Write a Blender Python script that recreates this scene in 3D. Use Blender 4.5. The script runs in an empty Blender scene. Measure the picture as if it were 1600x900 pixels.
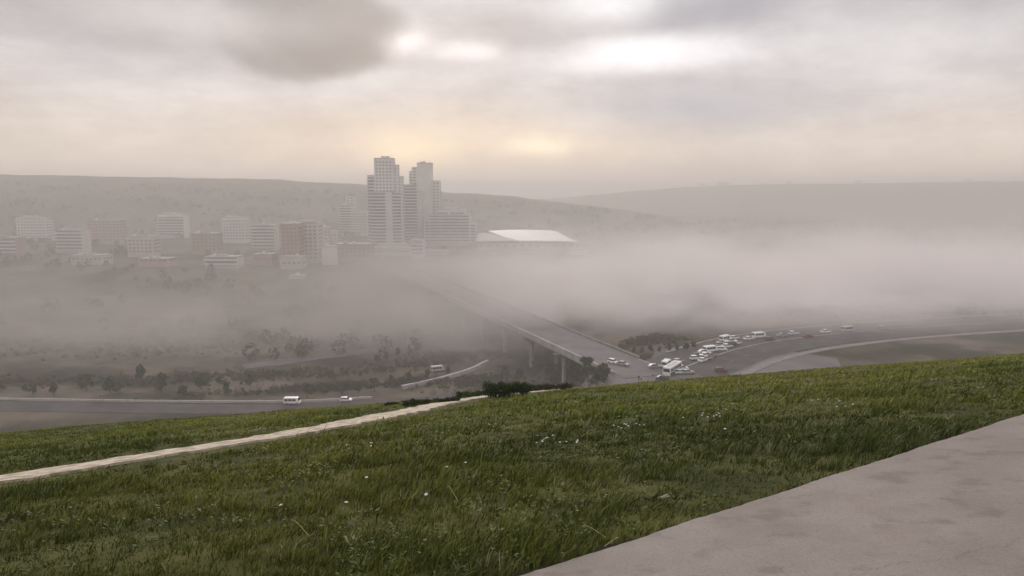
import bpy, bmesh, math, random
import numpy as np
from mathutils import Vector, Matrix
R = math.radians
random.seed(7)
rng = np.random.default_rng(11)
S = bpy.context.scene
COL = S.collection

# ------------------------------------------------------------------ camera
PITCH = R(7.7); FPX = 1114.0
cd = bpy.data.cameras.new('camera'); cam = bpy.data.objects.new('camera', cd); COL.objects.link(cam)
cd.sensor_width = 36; cd.lens = FPX / 1600 * 36; cd.clip_start = 0.1; cd.clip_end = 30000
cam.location = (0, 0, 0); cam.rotation_euler = (R(90) - PITCH, 0, 0)
S.camera = cam
S.render.resolution_x, S.render.resolution_y = 1024, 576
S.view_settings.view_transform = 'Standard'; S.view_settings.look = 'None'
S.view_settings.gamma = 1; S.view_settings.use_curve_mapping = False
S.view_settings.exposure = 0.0
cy = S.cycles
cy.use_denoising = True
cy.volume_bounces = 6; cy.max_bounces = 9; cy.diffuse_bounces = 3; cy.glossy_bounces = 2
cy.transparent_max_bounces = 12; cy.volume_step_rate = 1.0; cy.volume_max_steps = 256

def s2l(c):
    return tuple(((v/255)/12.92 if v/255 <= .04045 else ((v/255+.055)/1.055)**2.4) for v in c)

# ------------------------------------------------------------------ world
SUN_AZ = R(-6.5); SUN_EL = R(14)
W = bpy.data.worlds.new('World'); S.world = W; W.use_nodes = True
nt = W.node_tree; nt.nodes.clear()
def N(t, tree=None, **kw):
    n = (tree or nt).nodes.new(t)
    for k, v in kw.items(): setattr(n, k, v)
    return n
def M(op, a, b=None, c=None, tree=None):
    t = tree or nt
    n = t.nodes.new('ShaderNodeMath'); n.operation = op
    for i, v in enumerate((a, b, c)):
        if v is None: continue
        if isinstance(v, (int, float)): n.inputs[i].default_value = v
        else: t.links.new(v, n.inputs[i])
    return n.outputs[0]
def VM(op, a, b=None, tree=None):
    t = tree or nt
    n = t.nodes.new('ShaderNodeVectorMath'); n.operation = op
    for i, v in enumerate((a, b)):
        if v is None: continue
        if isinstance(v, (tuple, list)): n.inputs[i].default_value = v
        else: t.links.new(v, n.inputs[i])
    return n.outputs[0]
def MIXC(f, a, b, tree=None, mode='MIX'):
    t = tree or nt
    n = t.nodes.new('ShaderNodeMix'); n.data_type = 'RGBA'; n.blend_type = mode
    for i, v in ((0, f), (6, a), (7, b)):
        if isinstance(v, (int, float)): n.inputs[i].default_value = v
        elif isinstance(v, tuple): n.inputs[i].default_value = (*v[:3], 1)
        else: t.links.new(v, n.inputs[i])
    return n.outputs[2]
def MR(v, a, b, c=0.0, d=1.0, tree=None, smooth=True):
    t = tree or nt
    n = t.nodes.new('ShaderNodeMapRange')
    n.interpolation_type = 'SMOOTHSTEP' if smooth else 'LINEAR'
    t.links.new(v, n.inputs[0])
    for i, x in enumerate((a, b, c, d)): n.inputs[i+1].default_value = x
    return n.outputs[0]
def NOISE(vec, scale, detail=3, rough=.5, tree=None, out=0):
    t = tree or nt
    n = t.nodes.new('ShaderNodeTexNoise'); n.inputs['Scale'].default_value = scale
    n.inputs['Detail'].default_value = detail; n.inputs['Roughness'].default_value = rough
    if vec is not None: t.links.new(vec, n.inputs['Vector'])
    return n.outputs[out]

tc = N('ShaderNodeTexCoord')
sep = N('ShaderNodeSeparateXYZ'); nt.links.new(tc.outputs['Generated'], sep.inputs[0])
X, Y, Z = sep.outputs
sky = N('ShaderNodeTexSky', sky_type='NISHITA'); sky.sun_disc = False
sky.sun_elevation = SUN_EL; sky.sun_rotation = SUN_AZ; sky.dust_density = 3
# clouds are laid on the sphere of directions (azimuth, elevation)
AZ = M('ARCTAN2', X, Y); EL = M('ARCSINE', Z)
wn = NOISE(tc.outputs['Generated'], 6.5, 6, .6, out=1)
ws = N('ShaderNodeSeparateColor'); nt.links.new(wn, ws.inputs[0])
AZw = M('ADD', AZ, M('MULTIPLY', M('SUBTRACT', ws.outputs[0], .5), .06))
ELw = M('ADD', EL, M('MULTIPLY', M('SUBTRACT', ws.outputs[1], .5), .034))
def ang(px, py):
    d = Vector(((px-800)/FPX, 1, -(py-450)/FPX))
    d = Matrix.Rotation(-PITCH, 3, 'X') @ d; d.normalize()
    return math.atan2(d.x, d.y), math.asin(d.z)
def blob(px, py, sx, sy, p=2.0):
    a, e = ang(px, py)
    u = M('DIVIDE', M('SUBTRACT', AZw, a), sx/FPX); v = M('DIVIDE', M('SUBTRACT', ELw, e), sy/FPX)
    r = M('ADD', M('MULTIPLY', u, u), M('MULTIPLY', v, v))
    if p != 2.0: r = M('POWER', r, p/2)
    return M('EXPONENT', M('MULTIPLY', r, -1.0))
# overcast base: flat cloud layer seen in perspective
den = M('ADD', M('MAXIMUM', Z, 0.0), .16)
cmb = N('ShaderNodeCombineXYZ')
nt.links.new(M('DIVIDE', X, den), cmb.inputs[0]); nt.links.new(M('DIVIDE', Y, den), cmb.inputs[1])
n1 = NOISE(cmb.outputs[0], .75, 5, .55)
base = MIXC(MR(n1, .32, .68), s2l((196,190,192)), s2l((234,229,231)))
n2 = NOISE(cmb.outputs[0], 2.6, 8, .62)
base = MIXC(1.0, base, MIXC(MR(n2, .3, .7), (.90,.90,.91), (1.09,1.09,1.085)), mode='MULTIPLY')
low = MR(EL, R(1), R(11), 1.0, 0.0)
base = MIXC(M('MULTIPLY', low, .85), base, s2l((252,233,214)))
def lay(b, c, *a, k=1.0, p=2.0):
    return MIXC(M('MULTIPLY', blob(*a, p=p), k), b, s2l(c))
base = lay(base, (236,230,230), 600, 124, 170, 26, k=.9)
base = lay(base, (222,208,197), 490, 190, 90, 14, k=.7)
base = lay(base, (197,190,190), 800, 40, 130, 26, k=.8)
base = lay(base, (200,198,205), 1090, 165, 190, 38, k=.9)
base = lay(base, (186,184,192), 1130, 16, 110, 24, k=.95)
base = lay(base, (276,272,274), 1020, 84, 150, 29, k=1.0, p=3)
base = lay(base, (258,256,257), 955, 2, 75, 30, k=1.0, p=2.6)
base = lay(base, (214,207,209), 880, 50, 70, 10, k=.6)
base = lay(base, (266,257,256), 735, 84, 62, 15, k=.95)
base = lay(base, (196,189,188), 300, 30, 250, 60, k=.8, p=4)
base = lay(base, (172,165,164), 480, 50, 142, 64, k=1.0, p=12)
base = lay(base, (164,156,154), 505, 86, 100, 24, k=.6, p=3)
base = lay(base, (272,262,262), 640, 68, 30, 17, k=.95)
base = lay(base, (256,232,208), 690, 236, 230, 44, k=.85)
base = lay(base, (290,262,222), 650, 240, 62, 26, k=1.0)
base = lay(base, (292,270,236), 846, 232, 54, 16, k=1.0)
base = lay(base, (222,205,193), 1100, 270, 120, 22, k=.7)
# outside the photo's own strip the cloud deck goes on
base = lay(base, (244,238,238), 1420, 60, 170, 40, k=.8)
base = lay(base, (238,230,228), 300, 30, 130, 26, k=.7)
n3 = NOISE(VM('MULTIPLY', tc.outputs['Generated'], (1, 1, 2.0)), 9.0, 9, .66)
base = MIXC(1.0, base, MIXC(MR(n3, .3, .7), (.925,.925,.93), (1.07,1.07,1.07)), mode='MULTIPLY')
ten = VM('MULTIPLY', base, (9.3, 9.3, 9.3))
ten = MIXC(1.0, ten, MIXC(MR(EL, R(17), R(55)), (1,1,1), (1.55,1.55,1.58)), mode='MULTIPLY')
skyc = MIXC(.985, sky.outputs[0], ten)
bg = N('ShaderNodeBackground'); bg.inputs[1].default_value = 0.105
nt.links.new(skyc, bg.inputs[0])
wo = N('ShaderNodeOutputWorld'); nt.links.new(bg.outputs[0], wo.inputs[0])

# ------------------------------------------------------------------ sun
sl = bpy.data.lights.new('sun', 'SUN'); sl.energy = 0.95; sl.angle = R(22); sl.color = (1, .93, .84)
so = bpy.data.objects.new('sun', sl); COL.objects.link(so)
sdir = Vector((math.sin(SUN_AZ)*math.cos(SUN_EL+.08), math.cos(SUN_AZ)*math.cos(SUN_EL+.08), math.sin(SUN_EL+.08)))
so.rotation_euler = (-sdir).to_track_quat('-Z', 'Y').to_euler()

# ------------------------------------------------------------------ materials
def mat(name, c, rough=.8, c2=None, scale=1.0, detail=4, bump=0, metal=0, attr=False, lo=.35, hi=.65, bscale=None, spec=.3, trans=0):
    m = bpy.data.materials.new(name); m.use_nodes = True
    t = m.node_tree; b = t.nodes['Principled BSDF']
    b.inputs['Roughness'].default_value = rough; b.inputs['Metallic'].default_value = metal
    b.inputs['Specular IOR Level'].default_value = spec
    co = t.nodes.new('ShaderNodeTexCoord').outputs['Object']
    col = None
    if c2 is not None:
        col = MIXC(MR(NOISE(co, scale, detail, .6, tree=t), lo, hi, tree=t), c, c2, tree=t)
    if attr:
        a = t.nodes.new('ShaderNodeAttribute'); a.attribute_name = 'tint'
        col = a.outputs['Color'] if col is None else MIXC(1.0, col, a.outputs['Color'], tree=t, mode='MULTIPLY')
    if col is not None: t.links.new(col, b.inputs['Base Color'])
    else: b.inputs['Base Color'].default_value = (*c, 1)
    if bump:
        bn = t.nodes.new('ShaderNodeBump'); bn.inputs['Strength'].default_value = bump
        bn.inputs['Distance'].default_value = .02
        t.links.new(NOISE(co, bscale or scale*4, 5, .65, tree=t), bn.inputs['Height'])
        t.links.new(bn.outputs[0], b.inputs['Normal'])
    return m
MT = dict(
  asphalt = mat('asphalt', (.055,.05,.052), .85, (.085,.078,.08), .12, 5, .2, spec=.2),
  asphalt_pale = mat('asphalt_pale', (.10,.092,.093), .75, (.15,.138,.138), .1, 5, .2, spec=.3),
  kerb = mat('kerb', (.42,.40,.38), .8, (.5,.48,.46), .6),
  paint = mat('paint', (.62,.6,.57), .6, (.75,.73,.7), .7),
  concrete = mat('concrete', (.30,.285,.27), .85, (.42,.40,.385), .25, 5),
  concrete_dark = mat('concrete_dark', (.17,.16,.15), .85, (.24,.225,.21), .3, 5),
  wall_white = mat('wall_white', (.62,.59,.56), .8, (.72,.69,.66), .08),
  wall_cream = mat('wall_cream', (.50,.45,.39), .8, (.6,.54,.47), .08),
  wall_grey = mat('wall_grey', (.56,.54,.51), .8, (.64,.62,.59), .08),
  wall_ochre = mat('wall_ochre', (.36,.27,.21), .8, (.42,.33,.26), .08),
  wall_rose = mat('wall_rose', (.42,.31,.27), .8, (.5,.38,.33), .08),
  glass_dark = mat('glass_dark', (.03,.035,.04), .15, spec=.6), glass_far = mat('glass_far', (.17,.175,.18), .2, (.25,.25,.25), .3, spec=.6),
  metal_roof = mat('metal_roof', (.70,.68,.66), .45, (.8,.78,.76), .05),
  roof_grey = mat('roof_grey', (.33,.31,.3), .7, (.42,.4,.38), .1),
  tile_roof = mat('tile_roof', (.3,.15,.1), .8, (.38,.2,.13), .3),
  tyre = mat('tyre', (.02,.02,.02), .8), rim = mat('rim', (.5,.5,.52), .35, metal=.8),
  lamp_white = mat('lamp_white', (.75,.75,.72), .2, spec=.7), lamp_red = mat('lamp_red', (.35,.02,.02), .3, spec=.6),
  car_white = mat('car_white', (.88,.88,.87), .3, spec=.5), car_silver = mat('car_silver', (.45,.46,.47), .3, metal=.3),
  car_dark = mat('car_dark', (.035,.035,.042), .3, spec=.5), car_red = mat('car_red', (.22,.03,.03), .35, spec=.5),
  car_beige = mat('car_beige', (.55,.48,.44), .35, spec=.5),
  bus_green = mat('bus_green', (.03,.09,.06), .35, spec=.5),
  bark = mat('bark', (.07,.05,.035), .9, (.11,.085,.06), 6, bump=.4),
  leaf = mat('leaf', (.028,.045,.016), .7, (.06,.085,.03), .8, attr=True, spec=.2),
  leaf_far = mat('leaf_far', (.04,.045,.025), .8, (.075,.075,.045), .05, attr=True, spec=.1),
  skin = mat('skin', (.45,.28,.2), .6), cloth_dark = mat('cloth_dark', (.03,.03,.04), .85),
  cloth_light = mat('cloth_light', (.6,.5,.48), .85), hair = mat('hair', (.02,.015,.012), .7),
  petal = mat('petal', (.75,.76,.72), .6), stem = mat('stem', (.10,.14,.04), .7),
  straw = mat('straw', (.34,.33,.16), .75, (.42,.40,.24), 9), sign_blue = mat('sign_blue', (.03,.08,.25), .5),
)

# ------------------------------------------------------------------ object helpers
def tag(o, label=None, cat=None, group=None, kind=None):
    if label: o['label'] = label
    if cat: o['category'] = cat
    if group: o['group'] = group
    if kind: o['kind'] = kind
    return o
def empty(name, loc, rz=0, label=None, cat=None, group=None):
    o = bpy.data.objects.new(name, None); COL.objects.link(o)
    o.location = loc; o.rotation_euler = (0, 0, rz); o.empty_display_size = .5
    return tag(o, label, cat, group)
def copy_tree(o, parent=None):
    c = o.copy(); COL.objects.link(c)
    if parent is not None: c.parent = parent
    for ch in list(KIDS.get(o.name, [])):
        d = copy_tree(ch, c)
        KIDS.setdefault(c.name, []).append(d)
    return c
KIDS = {}
class MB:
    def __init__(s): s.v = []; s.f = []; s.m = []; s.mi = 0
    def add(s, vs, fs):
        b = len(s.v); s.v += [tuple(v) for v in vs]; s.f += [tuple(i+b for i in f) for f in fs]; s.m += [s.mi]*len(fs)
    def box(s, x0, x1, y0, y1, z0, z1):
        s.add([(x0,y0,z0),(x1,y0,z0),(x1,y1,z0),(x0,y1,z0),(x0,y0,z1),(x1,y0,z1),(x1,y1,z1),(x0,y1,z1)],
              [(0,3,2,1),(4,5,6,7),(0,1,5,4),(1,2,6,5),(2,3,7,6),(3,0,4,7)])
    def prism(s, pts, y0, y1):      # side profile in x,z swept along y
        n = len(pts)
        s.add([(x,y0,z) for x,z in pts]+[(x,y1,z) for x,z in pts],
              [tuple(range(n)), tuple(range(2*n-1,n-1,-1))]+[(i,i+n,(i+1)%n+n,(i+1)%n) for i in range(n)])
    def tube(s, pts, rad, n=8):
        pts = [Vector(p) for p in pts]; b = []
        if isinstance(rad, (int, float)): rad = [rad]*len(pts)
        for i, p in enumerate(pts):
            t = (pts[min(i+1,len(pts)-1)]-pts[max(i-1,0)]).normalized()
            a = t.cross(Vector((0,0,1)) if abs(t.z) < .9 else Vector((1,0,0))).normalized(); c = t.cross(a)
            b += [p+(a*math.cos(2*math.pi*k/n)+c*math.sin(2*math.pi*k/n))*rad[i] for k in range(n)]
        fs = [(i*n+k,i*n+(k+1)%n,(i+1)*n+(k+1)%n,(i+1)*n+k) for i in range(len(pts)-1) for k in range(n)]
        fs += [tuple(range(n-1,-1,-1)), tuple((len(pts)-1)*n+k for k in range(n))]
        s.add(b, fs)
    def build(s, name, mats, parent=None, bevel=0, smooth=False):
        me = bpy.data.meshes.new(name); me.from_pydata(s.v, [], s.f)
        if not isinstance(mats, (list, tuple)): mats = [mats]
        for m in mats: me.materials.append(m)
        if len(mats) > 1: me.polygons.foreach_set('material_index', s.m)
        bm = bmesh.new(); bm.from_mesh(me); bmesh.ops.recalc_face_normals(bm, faces=bm.faces)
        if bevel: bmesh.ops.bevel(bm, geom=bm.edges[:], offset=bevel, segments=2, affect='EDGES', clamp_overlap=True)
        bm.to_mesh(me); bm.free()
        if smooth: me.polygons.foreach_set('use_smooth', [True]*len(me.polygons))
        o = bpy.data.objects.new(name, me); COL.objects.link(o)
        if parent is not None:
            o.parent = parent; KIDS.setdefault(parent.name, []).append(o)
        return o
def npmesh(name, V, F, m, tint=None, parent=None, smooth=False):
    me = bpy.data.meshes.new(name)
    V = np.asarray(V, np.float32); F = np.asarray(F, np.int32)
    k = F.shape[1]
    me.vertices.add(len(V)); me.vertices.foreach_set('co', V.ravel())
    me.loops.add(F.size); me.loops.foreach_set('vertex_index', F.ravel())
    me.polygons.add(len(F)); me.polygons.foreach_set('loop_start', np.arange(0, F.size, k, dtype=np.int32))
    if smooth: me.polygons.foreach_set('use_smooth', np.ones(len(F), bool))
    me.update(calc_edges=True); me.validate()
    if tint is not None:
        at = me.attributes.new('tint', 'FLOAT_COLOR', 'POINT')
        at.data.foreach_set('color', np.hstack([tint, np.ones((len(tint),1))]).astype(np.float32).ravel())
    me.materials.append(m)
    o = bpy.data.objects.new(name, me); COL.objects.link(o)
    if parent is not None: o.parent = parent; KIDS.setdefault(parent.name, []).append(o)
    return o

# ------------------------------------------------------------------ terrain
def sst(x, a, b):
    t = np.clip((x-a)/(b-a), 0, 1); return t*t*(3-2*t)
def wob(x, y, s, seed=0):
    r = np.random.default_rng(100+seed); o = 0; amp = 1; tot = 0
    for k in range(5):
        a = r.uniform(0, 6.28, 4); th = r.uniform(0, 3.14, 2); q = 2**k/s
        o = o + amp*(np.sin((x*np.cos(th[0])+y*np.sin(th[0]))*q*2.1+a[0]) * np.sin((y*np.cos(th[1])-x*np.sin(th[1]))*q*1.7+a[1]))
        tot += amp; amp *= .55
    return o/tot*1.3
AA, CC, BB = .182, .00178, .082
def hill(x, y):
    yy = np.maximum(y, -20)
    q = np.where(yy < 61, AA*yy + CC*yy*yy*np.sign(yy), AA*61+CC*61*61+.4*(yy-61))
    z = -1.6 - q + BB*80*np.tanh(x/80)
    z = z + np.where(y > 60, 0, 1)*wob(x, y, 9, 3)*.06*sst(y, 8, 20)
    return z
def crestf(x, xs, zs): return np.interp(x, xs, zs)
def H(x, y):
    x = np.asarray(x, float); y = np.asarray(y, float)
    h = hill(x, y)
    plat = np.maximum(sst(x, 14, 27)*(1-sst(y, 222, 236)), sst(x-np.maximum(52-.4*(y-220), 18), -6, 8)) 
    base = -72 + 15*plat
    base = np.maximum(base, -72 + 14*sst(y, 400, 540)) 
    base = base + 1.8*np.exp(-((x-53)/10)**2-((y-268)/6)**2)
    v = base + wob(x, y, 60, 1)*1.6*(1-plat)*sst(y, 240, 330)
    z1 = crestf(x+12*np.sin(x/40), [-2600,-1100,-475,-323,-135,0,135,336,700,1500], [40,36,24,15,-2,-9,-27,-52,-58,-55]) + wob(x, y, 90, 2)*1.8
    v1 = v + (z1-v)*np.exp(-((y-1500)/np.where(y < 1500, 420, 260))**2)
    z2 = crestf(x, [-3000,-242,126,377,628,887,1940,4000], [0,-30,-30,-8,14,27,38,40]) + wob(x, y, 200, 4)*2.5
    v2 = v1 + np.maximum(z2-v1, 0)*np.exp(-((y-2800)/np.where(y < 2800, 480, 600))**2)
    k = 3.0
    d = np.clip((h-v2)/k, -1, 1)
    return np.where(d >= 1, h, np.where(d <= -1, v2, v2 + k*(d+1)**2/4))
def ground_pt(px, py, ymax=4000):
    a = Vector(((px-800)/FPX, 1, -(py-450)/FPX)); a = Matrix.Rotation(-PITCH, 3, 'X') @ a; a /= a.y
    ys = np.concatenate([np.arange(2, 60, .1), np.arange(60, 900, .5), np.arange(900, ymax, 5)])
    g = a.z*ys - H(a.x*ys, ys)
    i = np.argmax(g < 0)
    if g[i] >= 0: i = len(ys)-1
    y = ys[i]
    return Vector((a.x*y, y, float(H(a.x*y, y))))
def ray_at(px, py, y):
    a = Vector(((px-800)/FPX, 1, -(py-450)/FPX)); a = Matrix.Rotation(-PITCH, 3, 'X') @ a; a /= a.y
    return a*y
def Hf(x, y): return float(H(x, y))

ra = np.concatenate([[0.0], np.arange(.5, 6, .25), np.arange(6, 40, .5), np.geomspace(40, 200, 90)[:-1],
                     np.arange(200, 340, 2.0), np.geomspace(340, 9000, 170)])
th = np.concatenate([np.linspace(-55, 55, 261), np.linspace(55, 305, 60)[1:-1]])*math.pi/180
RR, TT = np.meshgrid(ra[1:], th, indexing='ij')
gx, gy = RR*np.sin(TT), RR*np.cos(TT)
V = np.column_stack([gx.ravel(), gy.ravel(), H(gx, gy).ravel()])
V = np.vstack([V, [0, 0, Hf(0, 0)]])
nr, nth = RR.shape
i, j = np.meshgrid(np.arange(nr-1), np.arange(nth), indexing='ij'); j2 = (j+1) % nth
F = np.column_stack([(i*nth+j).ravel(), (i*nth+j2).ravel(), ((i+1)*nth+j2).ravel(), ((i+1)*nth+j).ravel()])
F = F[:, ::-1]
gm = bpy.data.materials.new('ground'); gm.use_nodes = True
t = gm.node_tree; b = t.nodes['Principled BSDF']; b.inputs['Roughness'].default_value = .95; b.inputs['Specular IOR Level'].default_value = .1
pos = t.nodes.new('ShaderNodeNewGeometry').outputs['Position']
sp = t.nodes.new('ShaderNodeSeparateXYZ'); t.links.new(pos, sp.inputs[0])
near = MIXC(MR(NOISE(pos, .9, 6, .65, tree=t), .35, .65, tree=t), (.040,.045,.013), (.095,.095,.028), tree=t)
mid = MIXC(MR(NOISE(pos, .05, 6, .6, tree=t), .35, .65, tree=t), (.07,.062,.04), (.15,.125,.095), tree=t)
mid = MIXC(MR(NOISE(pos, .021, 5, .6, tree=t), .48, .6, tree=t), mid, (.035,.035,.022), tree=t)
far = MIXC(MR(NOISE(pos, .012, 7, .7, tree=t), .4, .6, tree=t), (.045,.043,.03), (.10,.088,.066), tree=t)
c = MIXC(MR(sp.outputs[1], 60, 150, tree=t), near, mid, tree=t)
c = MIXC(MR(sp.outputs[1], 600, 1000, tree=t), c, far, tree=t)
t.links.new(c, b.inputs['Base Color'])
g = npmesh('ground', V, F, gm, smooth=True); tag(g, 'grassy hillside falling into a dusty valley with far ridges', 'ground', kind='structure')

# ------------------------------------------------------------------ pavement slab at the camera's feet
P0 = Vector((-.06, 4.05)); Pd = Vector((1.84, 1.25)).normalized(); Pn = Vector((Pd.y, -Pd.x))
def slab():
    mb = MB(); nu, nv = 420, 16
    us = np.linspace(-9, 16, nu); vs = np.concatenate([[0, .012, .03], np.linspace(.1, 6.5, nv-3)])
    vs_top = []
    for u in us:
        ed = .005*math.sin(u*7.1)+.004*math.sin(u*17.3+1)+.004*math.sin(u*43)+random.uniform(0,.006)
        for k, v in enumerate(vs):
            p = P0 + Pd*u + Pn*(v + ed*(1-min(v/.1, 1)))
            # slab follows the slope as a flat bed
            z = -1.6 - .19*p.y + .082*p.x + .035 - (.010 if k == 0 else 0) + .004*math.sin(p.x*3+p.y*2)
            vs_top.append((p.x, p.y, z))
    n = len(vs)
    fs = [(i*n+k, (i+1)*n+k, (i+1)*n+k+1, i*n+k+1) for i in range(nu-1) for k in range(n-1)]
    b0 = len(vs_top)
    side = [(vs_top[i*n][0]+.004, vs_top[i*n][1]-.004, vs_top[i*n][2]-.22) for i in range(nu)]
    fs += [(i*n, b0+i, b0+i+1, (i+1)*n) for i in range(nu-1)]
    mb.add(vs_top+side, fs)
    return mb
pm = bpy.data.materials.new('pavement_concrete'); pm.use_nodes = True
t = pm.node_tree; b = t.nodes['Principled BSDF']; b.inputs['Roughness'].default_value = .8; b.inputs['Specular IOR Level'].default_value = .25
pos = t.nodes.new('ShaderNodeTexCoord').outputs['Object']
c = MIXC(MR(NOISE(pos, 1.1, 6, .6, tree=t), .3, .7, tree=t), (.235,.203,.176), (.30,.265,.234), tree=t)
c = MIXC(MR(NOISE(pos, 3.2, 5, .55, tree=t), .52, .68, 0, .5, tree=t), c, (.14,.115,.098), tree=t)
c = MIXC(MR(NOISE(pos, 2.0, 3, .5, tree=t), .56, .70, 0, .4, tree=t), c, (.235,.19,.155), tree=t)
c = MIXC(MR(NOISE(pos, 60, 4, .7, tree=t), .40, .75, 0, .55, tree=t), c, (.13,.11,.095), tree=t)
c = MIXC(MR(NOISE(pos, 110, 3, .6, tree=t), .62, .72, 0, .5, tree=t), c, (.42,.39,.36), tree=t)
vo = t.nodes.new('ShaderNodeTexVoronoi'); vo.feature = 'DISTANCE_TO_EDGE'; vo.inputs['Scale'].default_value = .55
t.links.new(VM('ADD', pos, VM('MULTIPLY', NOISE(pos, 2.5, 6, .7, tree=t, out=1), (.35, .35, .35), tree=t), tree=t), vo.inputs['Vector'])
c = MIXC(MR(vo.outputs['Distance'], 0, .003, .35, 0, tree=t), c, (.05,.042,.035), tree=t)
t.links.new(c, b.inputs['Base Color'])
bn = t.nodes.new('ShaderNodeBump'); bn.inputs['Strength'].default_value = .35; bn.inputs['Distance'].default_value = .006
t.links.new(NOISE(pos, 45, 6, .7, tree=t), bn.inputs['Height']); t.links.new(bn.outputs[0], b.inputs['Normal'])
o = slab().build('pavement', pm, smooth=True); tag(o, 'pale worn concrete pavement edge at the foot of the grass', 'pavement', kind='structure')

mb = MB(); sv = []  # near-black strip: shade of the gap below the grass, put into colour
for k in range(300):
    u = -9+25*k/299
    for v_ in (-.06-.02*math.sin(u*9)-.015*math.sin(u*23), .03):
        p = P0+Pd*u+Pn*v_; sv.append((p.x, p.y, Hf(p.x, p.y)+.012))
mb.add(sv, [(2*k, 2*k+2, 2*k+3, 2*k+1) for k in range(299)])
o = mb.build('gap_shade_strip', mat('gap_shade', (.018,.014,.009), .95, (.035,.028,.018), 30, bump=.6)); tag(o, 'dark strip painting the shade in the gap along the pavement edge', 'painted shade', kind='structure')

# ------------------------------------------------------------------ pale footpath across the hill
pathc = [(-15.5, 3.2), (-9, 8.6), (-4.2, 13.5), (-2.6, 17), (-1.45, 20.6), (.1, 24.2), (2.2, 27.5), (5.6, 31), (10.5, 35)]
def spline(pts, n):
    pts = [Vector((*p, 0)) if len(p) == 2 else Vector(p) for p in pts]
    out = []
    P = [pts[0]*2-pts[1]]+pts+[pts[-1]*2-pts[-2]]
    for i in range(1, len(P)-2):
        for k in range(n):
            t_ = k/n; a, b_, c_, d = P[i-1], P[i], P[i+1], P[i+2]
            out.append(.5*((2*b_)+(c_-a)*t_+(2*a-5*b_+4*c_-d)*t_*t_+(3*b_-a-3*c_+d)*t_**3))
    out.append(pts[-1]); return out
def strip(name, pts, width, m, lift=.05, n=12, thick=.3, zf=None, jag=0, cross=5, label=None, cat=None, parent=None, kind='structure'):
    c_ = spline(pts, n); vs = []; fs = []
    L = len(c_)
    for i, p in enumerate(c_):
        tn = (c_[min(i+1, L-1)]-c_[max(i-1, 0)]); tn.z = 0; tn.normalize(); nn = Vector((tn.y, -tn.x, 0))
        w = width(i/L) if callable(width) else width
        for k in range(cross):
            q = (k/(cross-1)-.5)
            jj = (random.uniform(-1, 1)*jag if k in (0, cross-1) else 0)
            pp = p + nn*(q*w + jj)
            z = (zf(pp.x, pp.y) if zf else Hf(pp.x, pp.y)) + lift
            vs.append((pp.x, pp.y, z))
    for i in range(L-1):
        for k in range(cross-1):
            fs.append((i*cross+k, i*cross+k+1, (i+1)*cross+k+1, (i+1)*cross+k))
    b0 = len(vs)
    for i in range(L):
        for k in (0, cross-1):
            v = vs[i*cross+k]; vs.append((v[0], v[1], v[2]-thick))
    for i in range(L-1):
        fs.append((i*cross, (i+1)*cross, b0+2*(i+1), b0+2*i)); fs.append((i*cross+cross-1, b0+2*i+1, b0+2*i+3, (i+1)*cross+cross-1))
    mb = MB(); mb.add(vs, fs); o = mb.build(name, m, parent)
    if parent is None: tag(o, label, cat, kind=kind)
    return o
gravel = mat('pale_gravel', (.34,.29,.21), .9, (.60,.52,.40), 5, 6, .6, lo=.38, hi=.6, bscale=30)
strip('footpath', pathc, lambda s: 1.0+.18*math.sin(s*23), gravel, .045, 26, .1, jag=.11, label='pale stony footpath crossing the grass slope', cat='footpath')

# ------------------------------------------------------------------ grass (stuff)
patharr = np.array([(p.x, p.y) for p in spline(pathc, 30)])
def path_dist(x, y):
    d = np.full(len(x), 1e9)
    for px_, py_ in patharr: d = np.minimum(d, (x-px_)**2+(y-py_)**2)
    return np.sqrt(d)
def on_slab(x, y): return ((x-P0.x)*Pn.x+(y-P0.y)*Pn.y) > -.028
def scatter(n, y0, y1, um=.85):
    y = np.exp(rng.uniform(math.log(y0), math.log(y1), n)); x = rng.uniform(-um, um, n)*(y+.6)
    return x, y
def tints(x, y, n):
    # turf colour: olive and yellow-green patches, random between plants, brighter with distance
    p = sst(wob(x, y, 3.2, 8)+wob(x, y, 1.1, 9)*.6, -.5, .9)[:, None]
    q = sst(wob(x, y, 7.0, 12) + (y-10)*.02, -.35, .7)[:, None]
    a = np.array([.060,.076,.013]); b_ = np.array([.108,.122,.020]); c_ = np.array([.185,.180,.040])
    col = a*(1-p)+b_*p; col = col*(1-.6*q)+c_*.6*q
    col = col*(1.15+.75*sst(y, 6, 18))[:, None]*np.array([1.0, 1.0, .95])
    col = col*rng.uniform(.74, 1.24, (n, 1))
    dry = rng.random(n) < .03
    col[dry] = np.array([.26,.24,.12])*rng.uniform(.7, 1.2, (dry.sum(), 1))
    return col
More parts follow.
